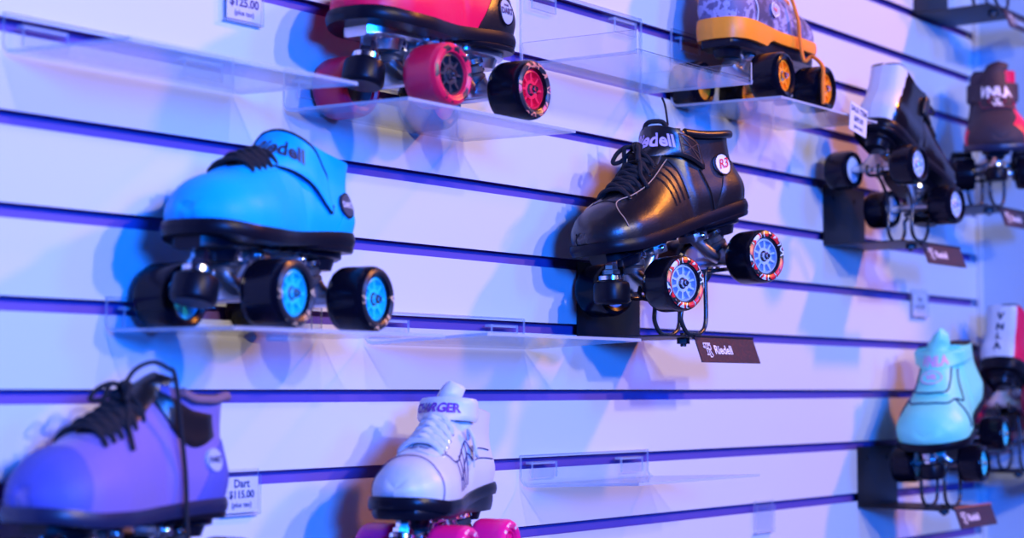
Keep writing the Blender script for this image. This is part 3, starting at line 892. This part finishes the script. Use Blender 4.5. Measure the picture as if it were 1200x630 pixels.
# ---- wire displays ------------------------------------------------------
SIGN = blotch_mat('sign_black', [(.07, .02, .025), (.02, .012, .02), (.05, .02, .03)], 260, .45, (.47, .56), detail=3.)
SIGN_TXT = mat('sign_white', (.85, .83, .88), .5)
def axle_world(root, s, y, wb, scale, dz=-.009):
    M = Matrix.Translation(root.location) @ root.rotation_euler.to_matrix().to_4x4() @ Matrix.Scale(scale, 4)
    return M @ Vector((s*wb/2, y, .031+dz))
def display(label, X, Z, root=None, wb=.135, scale=1., text=True, arm_len=.128, edge=None, sign_off=.052):
    W, H = .132, .088
    t = thing('display_bracket', label, 'display stand', (X, 0, Z))
    bm = bmesh.new(); add_box(bm, (0, -.0025, 0), (W, -.0003, H), .0006)
    for k in (.25, .75): lathe(bm, [(.004, -.004), (.004, -.0024)], 'y', 14, (W*k, 0, H*.8))
    mesh_obj('back_plate', bm, BLACK_METAL, t)
    bm = bmesh.new(); add_box(bm, (0, -arm_len, -.0018), (W, -.0012, .0002), .0005)
    tube(bm, [(W*k/8, -.0022, 0) for k in range(9)], .0016, 8)
    mesh_obj('arm', bm, BLACK_METAL, t)
    bm = bmesh.new(); lathe(bm, [(.0075, -.009), (.0075, -.0015)], 'z', 6, (W*.45, -arm_len+.018, 0)); lathe(bm, [(.0035, -.012), (.0035, .004)], 'z', 12, (W*.45, -arm_len+.018, 0))
    mesh_obj('bolt', bm, BLACK_METAL, t, autos=30)
    c = W*.45
    for k, yy in enumerate((-.088, -.124)):
        bm = bmesh.new(); O = Vector((X, 0, Z))
        if root is not None:
            f = root.rotation_euler.to_matrix() @ Vector((1, 0, 0))
            s = 1 if f.x < 0 else -1
            ylo = (yy-root.location.y)
            ly = -ylo if f.x < 0 else ylo
            A = axle_world(root, s, ly*.55, wb, scale)-O; Bk = axle_world(root, -s, ly*.55, wb, scale)-O
            if A.x > Bk.x: A, Bk = Bk, A
            xl, xr = c-.027, c+.027
            zc = .006
            pts = [A+Vector((-.008, 0, .010)), A+Vector((-.010, 0, 0)), A+Vector((0, 0, -.003)), Vector((A.x*.5+xl*.5+.002, yy*.6+A.y*.4, A.z-.003+(0))), Vector((xl, yy, min(A.z-.008, .06))), Vector((xl, yy, .018)), Vector((xl+.012, yy, zc-.002)), Vector((c, yy, zc-.004)), Vector((xr-.012, yy, zc-.002)), Vector((xr, yy, .018)), Vector((xr, yy, max(.03, min(Bk.z-.012, .075)))), Vector((xr+.006, yy*.8+Bk.y*.2, Bk.z-.006)), Vector((Bk.x-.01, Bk.y, Bk.z-.003)), Bk+Vector((.008, 0, 0)), Bk+Vector((.010, 0, .010))]
        else:
            xl, xr = c-.027, c+.027
            pts = [Vector((xl-.03, yy, .085)), Vector((xl-.022, yy, .078)), Vector((xl, yy, .070)), Vector((xl, yy, .018)), Vector((xl+.012, yy, .004)), Vector((c, yy, .002)), Vector((xr-.012, yy, .004)), Vector((xr, yy, .018)), Vector((xr, yy, .09)), Vector((xr+.02, yy, .10)), Vector((xr+.035, yy, .112))]
        tube(bm, pts, .0026, 10, smoothn=6)
        mesh_obj('wire_cradle', bm, WIRE, t)
    # sign hung on the front edge, leaning back
    bm = bmesh.new(); x0 = sign_off; SW, SH = .133, .031; tilt = math.radians(20)
    V = Vector((0, math.sin(tilt), math.cos(tilt))); O = Vector((x0, -arm_len-.002, -.001))
    P = [O, O+Vector((SW, 0, 0)), O+Vector((SW, 0, 0))-V*SH, O-V*SH]
    nrm = Vector((1, 0, 0)).cross(V)*-1
    nrm = Vector((0, -math.cos(tilt), math.sin(tilt)))
    a = [bm.verts.new(q) for q in P]; b = [bm.verts.new(q-nrm*.0015) for q in P]
    bm.faces.new(a); bm.faces.new(b[::-1])
    for i in range(4): bm.faces.new((a[i], b[i], b[(i+1) % 4], a[(i+1) % 4]))
    bmesh.ops.recalc_face_normals(bm, faces=bm.faces)
    if text:
        mid = O+Vector((0, 0, 0))-V*SH*.52
        put_shape(bm, logo_shape(.0165), mid+Vector((.021, 0, 0)), (1, 0, 0), V, 1, N=nrm, lift=.0004)
        put_shape(bm, text_shape('Riedell', .0150, .02, 'LEFT'), mid+Vector((.034, 0, 0)), (1, 0, 0), V, 1, N=nrm, lift=.0004)
    mats = [SIGN, SIGN_TXT]
    s = mesh_obj('sign', bm, mats, t, smooth=False)
    bm = bmesh.new(); tube(bm, [O+Vector((0, 0, .0008)), O+Vector((SW, 0, .0008))], .0014, 6)
    mesh_obj('sign_rail', bm, edge or BLACK_METAL, t)
    bm = bmesh.new()
    add_box(bm, (x0+.004, -arm_len-.0015, -.004), (x0+.020, -arm_len+.004, -.0012))
    mesh_obj('sign_clip', bm, BLACK_METAL, t)
    return t
display('black wire display with lettered sign holding the tilted black skate', 1.695, 1.5625, r5, .135, 1.)

# ---- 7: white and black skate seen from its heel, right
PATENT = mat('black_patent', (.006, .005, .007), .2, coat=.3, spec=.6)
PALE_HUB = mat('pale_hub', (.55, .68, .85), .35)
p7 = base_params(hub_front=PALE_HUB, hub_rear=PALE_HUB, plate_mat=BLACK_NYLON)
r7 = skate('roller_skate', 'white and black patent roller skate seen from its heel, beside the sale tag', (2.325, -.103, 1.763), (-3.5, 23.6, 0), .887)
B7 = Boot(high=1.02, wide=1.12, ct=CT_HEEL, ankle=.95)
CT7 = None
def c7(t, q, P):
    return 2 if (q > .02 and t < .55) or (q <= 0 and t < .055+.05*(1-abs(q))-.0) else 0
u7 = build_upper(B7, r7, [PATENT, LINING, WHITE], c7)
sole_obj(r7, B7, BLACK_RUBBER, .010); heel_block(r7, B7, BLACK_RUBBER, .077, .40)
build_chassis(r7, B7, p7)
throat(u7, B7, BLK_LEATHER); build_laces(u7, B7, BLACK_LACE, rows=6); build_tongue(u7, B7, PATENT, .012)
strap(u7, B7, BLK_LEATHER, z=.070, slope=.3, w=.016, off=.006, phi=(-80, 80))
facing(u7, B7, BLK_LEATHER, .80, .45, .19, .30, .003)
display('black wire display holding the white and black patent skate', 2.313, 1.7115, r7, .135, .887)

# ---- 10: teal skate, lower right
TEAL = mat('teal_leather', (.20, .78, .60), .45, bump=.1, bscale=200)
TEAL_HUB = mat('teal_hub', (.06, .62, .72), .35)
NAVY = mat('navy_trim', (.01, .06, .12), .5)
p10 = base_params(hub_front=TEAL_HUB, hub_rear=TEAL_HUB, plate_mat=BLACK_NYLON, cushion=mat('teal_cushion', (.02, .7, .6), .4))
r10 = skate('roller_skate', 'pale teal roller skate with oval tongue badge, pitched toe-down on a wire display', (2.529, -.102, 1.387), (186, 20., 2.), .87)
B10 = Boot(high=1.12, toe=1.2, wide=1.3)
u10 = build_upper(B10, r10, [TEAL, LINING])
sole_obj(r10, B10, BLACK_RUBBER, .010); 
build_chassis(r10, B10, p10)
build_tongue(u10, B10, TEAL, .030, .022, -.006, pointed=True)
panel(u10, B10, TEAL, lambda a, b: (.47+.27*a, (2*b-1)*(.42-.10*a)*(math.sqrt(max(0, 1-((a-.85)/.15)**2)) if a > .85 else 1)), 18, 18, .004, 'lace_cover')
strap(u10, B10, TEAL, z=.098, slope=.15, w=.0125, off=.006, text='VNLA', tsize=.019, tm=mat('pink_print', (.75, .4, .65), .5), bold=.04)
def trim_line(boot, B, m, lines, r=.0016, off=.0045, name='trim'):
    bm = bmesh.new()
    for l in lines: seam(bm, B, l, r, off)
    return mesh_obj(name, bm, m, boot)
trim_line(u10, B10, NAVY, [[(.49, -.36), (.60, -.34), (.70, -.27), (.735, -.08), (.735, .08), (.70, .27), (.60, .34), (.49, .36)]])
for sg in (1, -1):
    trim_line(u10, B10, NAVY, [[(.82, 0), (.79, sg*.3), (.70, sg*.45), (.62, sg*.62), (.50, sg*.55), (.42, sg*.5)], [(.70, sg*.45), (.72, sg*.7), (.74, sg*.9)]], .0016, .001)
bvt = bvh_of(u10)
def front_badge(boot, B, t, a, b, dm, tm, txt, size, ringm, lift=.005, sub=None):
    bm = bmesh.new(); c = B.S(t, 0); n = B.N(t, 0); V = (B.S(t-.02, 0)-B.S(t+.02, 0)).normalized(); U = Vector((0, 1, 0))
    put_shape(bm, ellipse_shape(a, b), c, U, V, 0, N=n, lift=lift, warp=lambda x, y: -n*(x*x*7))
    put_shape(bm, ring_shape(a*1.1, b*1.12, a*.12), c, U, V, 2, N=n, lift=lift+.0006, warp=lambda x, y: -n*(x*x*7))
    put_shape(bm, text_shape(txt, size, .04), c, U, V, 1, N=n, lift=lift+.0008, warp=lambda x, y: -n*(x*x*7))
    if sub: put_shape(bm, text_shape(sub, size, .04), c, U, V, 1, off=(0, -size*.8), N=n, lift=lift+.0008, warp=lambda x, y: -n*(x*x*7))
    mesh_obj('badge', bm, [dm, tm, ringm], boot, smooth=False)
front_badge(u10, B10, .625, .017, .0125, TEAL, mat('pink_print', (.75, .45, .7), .5), 'VR', .015, MATS['pink_print'], .0075)
display('black wire display holding the pale teal skate at lower right', 2.412, 1.3285, r10, .135, .87, edge=mat('copper_rail', (.75, .22, .08), .35, .6))

# ---- 8: black and red skate seen from the toe, far right
p8 = base_params(hub_front=mat('black_hub', (.03, .03, .04), .35), hub_rear=MATS['black_hub'], plate_mat=BLACK_NYLON)
r8 = skate('roller_skate', 'black skate with red toe and white-lettered strap, seen from its toe at far right', (2.70, -.102, 1.825), (205, 13., 0), .82)
BLK_NUBUCK = mat('black_nubuck', (.035, .02, .03), .7, bump=.3, bscale=500)
B8 = Boot(high=1.18, toe=1.15, wide=1.3, ankle=.95)
def c8(t, q, P): return 2 if (t > .66 and q > .34 and t < .93) or (t > .6 and q < -.7 and t < .85) or (t < .42 and q > .0 and abs(q) < .6) else 0
u8 = build_upper(B8, r8, [BLK_NUBUCK, LINING, RED], c8)
sole_obj(r8, B8, mat('blue_black_sole', (.01, .015, .05), .4), .010)
build_chassis(r8, B8, p8)
build_tongue(u8, B8, BLK_NUBUCK, .018, .024)
panel(u8, B8, BLK_NUBUCK, lambda a, b: (.47+.27*a, (2*b-1)*(.46-.16*a)*(math.sqrt(max(0, 1-((a-.85)/.15)**2)) if a > .85 else 1)), 18, 18, .004, 'lace_cover')
strap(u8, B8, BLK_NUBUCK, z=.084, slope=.15, w=.018, off=.006, text='VNLA', tsize=.026, tm=WHITE_PRINT, bold=.05)
front_badge(u8, B8, .67, .015, .013, BLK_NUBUCK, WHITE_PRINT, 'V', .016, mat('dark_red_trim', (.25, .01, .04), .5), .0075, sub='VR')
trim_line(u8, B8, MATS['dark_red_trim'], [[(.49, -.40), (.60, -.36), (.70, -.27), (.735, -.08), (.735, .08), (.70, .27), (.60, .36), (.49, .40)]], .0008)
display('black wire display under the black and red skate at far right', 2.60, 1.786, r8, .135, .82)

# ---- 9: red and white skate seen from its heel, right edge
DARKRED_PU = mat('maroon_urethane', (.22, .01, .04), .35)
p9 = base_params(tyre_front=DARKRED_PU, tyre_rear=DARKRED_PU, hub_front=mat('red_hub', (.85, .015, .06), .35), hub_rear=MATS['red_hub'], plate_mat=BLACK_NYLON)
r9 = skate('roller_skate', 'red skate with white lettered heel panel, seen from its heel at the right edge', (2.775, -.100, 1.425), (2, 23., -3), .97)
B9 = Boot(high=.95, wide=1.1, ct=CT_HEEL, ankle=.95)
def c9(t, q, P):
    if q > .0: return 0 if (t > .14) else 2
    return 2 if t < .03 else 0
u9 = build_upper(B9, r9, [RED, LINING, WHITE], c9)
sole_obj(r9, B9, BLACK_RUBBER, .010); heel_block(r9, B9, BLACK_RUBBER, .077, .40)
build_chassis(r9, B9, p9)
throat(u9, B9, BLK_LEATHER); build_laces(u9, B9, BLACK_LACE, rows=6); build_tongue(u9, B9, RED, .012)
bm = bmesh.new(); bv = bvh_of(u9)
for k, ch in enumerate('VNLA'):
    put_shape(bm, text_shape(ch, .017, .04), (B9.xh, .0, B9.zh+.078-.019*k), (0, -1, 0), (0, 0, 1), 0, bvh=bv, N=(-1, 0, 0), lift=.001)
mesh_obj('heel_lettering', bm, mat('dark_print', (.02, .03, .06), .5), u9, smooth=False)
display('black wire display behind the red and white skate at the right edge', 2.700, 1.372, r9, .135, .97)

# ---- empty display, top right
display('empty black wire display at the top right corner of the slatwall', 2.632, 2.105, None)

# ================================================================== ACRYLIC SHELVES
def shelf(label, X0, X1, zb, zf, ztop, depth=.160, guards=False, th=.003, front_lip=0., taper=0.):
    t = thing('acrylic_shelf', label, 'shelf', ((X0+X1)/2, 0, zb), group=None)
    w = (X1-X0)/2; rise = zf-zb
    bm = bmesh.new()
    # profile (y, z) swept along x: back plate down the wall, bend, shelf
    hb = ztop-zb
    pts = [(-.0012, hb+.004), (-.0012, .012)]
    for k in range(1, 6):
        a = k/6*pi/2; r = .010
        pts.append((-.0012-r*(1-math.cos(a)), .012-r*math.sin(a)))
    pts.append((-.012, .0015)); pts.append((-depth, rise))
    if front_lip: pts += [(-depth-.001, rise+.003), (-depth-.001, rise+front_lip)]
    n = len(pts)
    outer, inner = [], []
    for i, (y, z) in enumerate(pts):
        a = Vector(pts[max(0, i-1)]); b = Vector(pts[min(n-1, i+1)]); d = (b-a).normalized(); nn = Vector((d.y, -d.x))
        outer.append((y, z)); inner.append((y+nn.x*th, z+nn.y*th))
    nx = 2
    rows = []
    for lst in (outer, inner):
        rows.append([[bm.verts.new((x, y, z)) for x in (-w, w)] for y, z in lst])
    O, I = rows
    for i in range(n-1):
        bm.faces.new((O[i][0], O[i][1], O[i+1][1], O[i+1][0])); bm.faces.new((I[i][0], I[i+1][0], I[i+1][1], I[i][1]))
        for s in (0, 1):
            f = bm.faces.new((O[i][s], O[i+1][s], I[i+1][s], I[i][s])); f.material_index = 1
    for i in (0, n-1):
        f = bm.faces.new((O[i][0], O[i][1], I[i][1], I[i][0])); f.material_index = 1
    bmesh.ops.recalc_face_normals(bm, faces=bm.faces)
    mesh_obj('shelf_panel', bm, [ACR, ACE], t, smooth=False)
    for s in (-1, 1):
        bm = bmesh.new(); xc = s*(w-.040)
        def tb(y0, y1, z0, z1):
            vs = add_box(bm, (xc-.023, y0, z0), (xc+.023, y1, z1))
        tb(-.0075, -.0045, hb-.022, hb-.004)
        tb(-.0045, .003, hb-.007, hb-.004)
        for f in bm.faces:
            c = f.normal; f.normal_update()
            f.material_index = 0 if abs(f.normal.y) > .9 and f.calc_area() > .0004 else 1
        mesh_obj('hook_tab', bm, [ACR, ACE], t, smooth=False)
    if guards:
        for s in (-1, 1):
            bm = bmesh.new(); gh = .026; x0 = s*w; x1 = s*(w-.003)
            L = [(x0, -.004, .002), (x0, -depth, rise), (x0, -depth, rise+gh), (x0, -.004, .002+gh)]
            a = [bm.verts.new(q) for q in L]; b = [bm.verts.new((x1, q[1], q[2])) for q in L]
            bm.faces.new(a); bm.faces.new(b[::-1])
            for i in range(4): bm.faces.new((a[i], b[i], b[(i+1) % 4], a[(i+1) % 4])).material_index = 1
            bmesh.ops.recalc_face_normals(bm, faces=bm.faces)
            mesh_obj('side_guard', bm, [ACR, ACE], t, smooth=False)
    return t
shelf('empty clear acrylic shelf at top left, left of the red skate', .885, 1.141, 1.772, 1.7665, 1.8048)
shelf('clear acrylic shelf carrying the red skate', 1.208, 1.470, 1.7645, 1.7625, 1.8048)
shelf('empty clear acrylic tray with side guards, between the red and camouflage skates', 1.584, 1.832, 1.8645, 1.8625, 1.957, guards=True, front_lip=.005)
shelf('clear acrylic shelf carrying the grey camouflage skate', 1.902, 2.165, 1.8575, 1.8555, 1.957)
shelf('clear acrylic shelf carrying the cyan skate', .996, 1.262, 1.5480, 1.5485, 1.5762)
shelf('empty clear acrylic shelf between the cyan and black skates', 1.325, 1.590, 1.544, 1.552, 1.5762)
shelf('low empty clear acrylic shelf right of the white skate', 1.584, 1.842, 1.391, 1.399, 1.4238)
shelf('clear acrylic shelf under the violet skate', .840, 1.100, 1.3225, 1.3225, 1.3476)
shelf('clear acrylic shelf under the white skate with pink wheels', 1.225, 1.490, 1.3172, 1.3175, 1.3476)

# ================================================================== PRICE TAGS
PAPER = mat('white_paper', (.66, .66, .67), .6); INK = mat('blue_black_ink', (.01, .03, .16), .6)
def tag_obj(label, X, Zt, w, h, lines, y=-.004, rot=0., paper=True, tilt=0., clear=False):
    t = thing('price_tag', label, 'price tag', (X, 0, Zt), (tilt, rot, 0))
    bm = bmesh.new()
    add_box(bm, (-w/2-.002, y-.0032, -h-.0025), (w/2+.002, y-.0020, 0)); add_box(bm, (-w/2-.002, y+.0004, -h-.0025), (w/2+.002, y+.0016, .006))
    add_box(bm, (-w/2-.002, y-.0032, -h-.0035), (w/2+.002, y+.0016, -h-.0023))
    for f in bm.faces:
        f.normal_update(); f.material_index = 0 if abs(f.normal.y) > .9 and f.calc_area() > .0003 else 1
    mesh_obj('holder', bm, [ACR, ACE], t, smooth=False)
    if paper:
        bm = bmesh.new(); add_box(bm, (-w/2, y-.0012, -h-.001), (w/2, y-.0004, -.001))
        for s, size, z, bd in lines:
            put_shape(bm, text_shape(s, size, bd), (0, y-.0012, z), (1, 0, 0), (0, 0, 1), 1, N=(0, -1, 0), lift=.0002)
        mesh_obj('label_card', bm, [PAPER, INK], t, smooth=False)
    return t
tag_obj('white $125.00 price tag cut by the top edge of the photo', 1.152, 1.8795, .044, .033, [('Dart', .0095, -.0075, .03), ('$125.00', .0115, -.0175, .03), ('(plus tax)', .0068, -.0275, .02)])
tag_obj('white Dart $115.00 price tag beside the violet skate', 1.155, 1.4215, .042, .033, [('Dart', .0105, -.0075, .03), ('$115.00', .0098, -.0175, .03), ('(plus tax)', .0068, -.0268, .02)])
tag_obj('pale price tag on the wall above the teal skate', 2.63, 1.654, .055, .036, [('Dart', .010, -.010, .02), ('$115.00', .010, -.022, .02)])
tag_obj('pale blank price holder hanging near the bottom edge', 2.127, 1.3455, .046, .034, [], paper=False)
# sale tag hung from the front of the camouflage skate's shelf
t = thing('sale_tag', 'white SALE ITEM tag beside the white and black skate', 'price tag', (2.100, -.166, 1.869), (0, math.radians(9), 0))
bm = bmesh.new(); add_box(bm, (-.024, -.0004, -.036), (.024, .0004, .001))
for s, size, z in (('SALE ITEM', .0098, -.0065), ('$89.00', .0095, -.0185), ('(plus tax)', .0066, -.0285)):
    put_shape(bm, text_shape(s, size, .03), (0, -.0004, z), (1, 0, 0), (0, 0, 1), 1, N=(0, -1, 0), lift=.0002)
mesh_obj('card', bm, [PAPER, INK], t, smooth=False)
bm = bmesh.new(); add_box(bm, (-.006, .0005, -.016), (.006, .007, -.0125))
mesh_obj('clip', bm, [ACE], t, smooth=False)

# ================================================================== THE ROOM
XL, XR = -.6, 2.872
prof = []
zb_, zt_ = 1.5-.0762*11, 1.5+.0762*12
g = lambda k: 1.5+.0762*k+.0008
bm = bmesh.new()
pts = [(0, zb_)]
mids = []
for k in range(-10, 12):
    z1 = g(k); z0 = z1-.0125
    pts += [(0, z0), (.0052, z0), (.0052, z0-.004), (.0125, z0-.004), (.0125, z1+.004), (.0052, z1+.004), (.0052, z1), (0, z1)]
pts.append((0, zt_))
A = [bm.verts.new((XL, y, z)) for y, z in pts]; Bv = [bm.verts.new((XR, y, z)) for y, z in pts]
for i in range(len(pts)-1):
    f = bm.faces.new((A[i], Bv[i], Bv[i+1], A[i+1]))
    if i > 0 and i < len(pts)-2:
        j = (i-1) % 8
        f.material_index = 1 if j in (0, 1, 2, 3, 4, 5, 6) else 0
# solid back so that the wall has thickness
bk = [bm.verts.new(q) for q in ((XL, .03, zb_), (XR, .03, zb_), (XR, .03, zt_), (XL, .03, zt_))]
bm.faces.new(bk)
bmesh.ops.recalc_face_normals(bm, faces=bm.faces)
wl = structure(mesh_obj('wall_back', bm, [WALLM, GROOVE], None, smooth=False))
bm = bmesh.new()
for lo, hi in (((XL, 0, 0), (XR, .03, zb_)), ((XL, 0, zt_), (XR, .03, 2.9))):
    add_box(bm, lo, hi)
w2 = structure(mesh_obj('wall_back_upper_and_lower', bm, WALLM, None, smooth=False)); w2.name = 'trim_1'
PAINT = mat('painted_wall', (.42, .52, .62), .6, bump=.03, bscale=40)
bm = bmesh.new(); add_box(bm, (XR, -.55, 0), (XR+.08, .03, 2.9)); structure(mesh_obj('wall_right', bm, PAINT, None, smooth=False))
bm = bmesh.new(); add_box(bm, (XR-.006, -.010, 0), (XR-.0002, -.0002, 2.9), .001); structure(mesh_obj('trim_2', bm, WALLM, None, smooth=False))
bm = bmesh.new(); add_box(bm, (XL, -3.6, -.05), (XR+.08, .03, 0)); structure(mesh_obj('floor', bm, mat('grey_carpet', (.06, .06, .09), .9, bump=.5, bscale=200), None, smooth=False))

# ================================================================== LIGHT
def spot(name, pos, target, col, power, radius, size=70, blend=.5):
    l = bpy.data.lights.new(name, 'SPOT'); l.color = col; l.energy = power; l.shadow_soft_size = radius
    l.spot_size = math.radians(size); l.spot_blend = blend
    o = bpy.data.objects.new(name, l); COL.objects.link(o); o.location = pos
    o.rotation_euler = (Vector(target)-Vector(pos)).to_track_quat('-Z', 'Y').to_euler(); return o
T = (1.8, 0, 1.6)
spot('warm_spotlight', (1.20, -3.0, 2.70), T, (1., .80, .60), 118, .05)
spot('warm_spotlight', (.55, -2.9, 2.55), T, (1., .77, .50), 135, .06)
spot('amber_spotlight', (3.35, -1.75, 3.35), T, (1., .33, .04), 215, .10)
spot('blue_light', (-.35, -2.7, 1.95), T, (.004, .155, 1.), 800, .26)
spot('blue_light', (2.3, -3.3, 2.9), T, (.01, .15, 1.), 330, .3)  # added blue fill that softens the first one's tan shadows, no known lamp
wd = bpy.data.worlds.new('world'); scene.world = wd; wd.use_nodes = True
bg = wd.node_tree.nodes['Background']; bg.inputs['Color'].default_value = (.16, .12, .9, 1); bg.inputs['Strength'].default_value = .06

vs_ = scene.view_settings
vs_.view_transform = 'Standard'; vs_.look = 'None'; vs_.gamma = 1; vs_.exposure = 0; vs_.use_curve_mapping = False
scene.cycles.max_bounces = 12; scene.cycles.transparent_max_bounces = 24
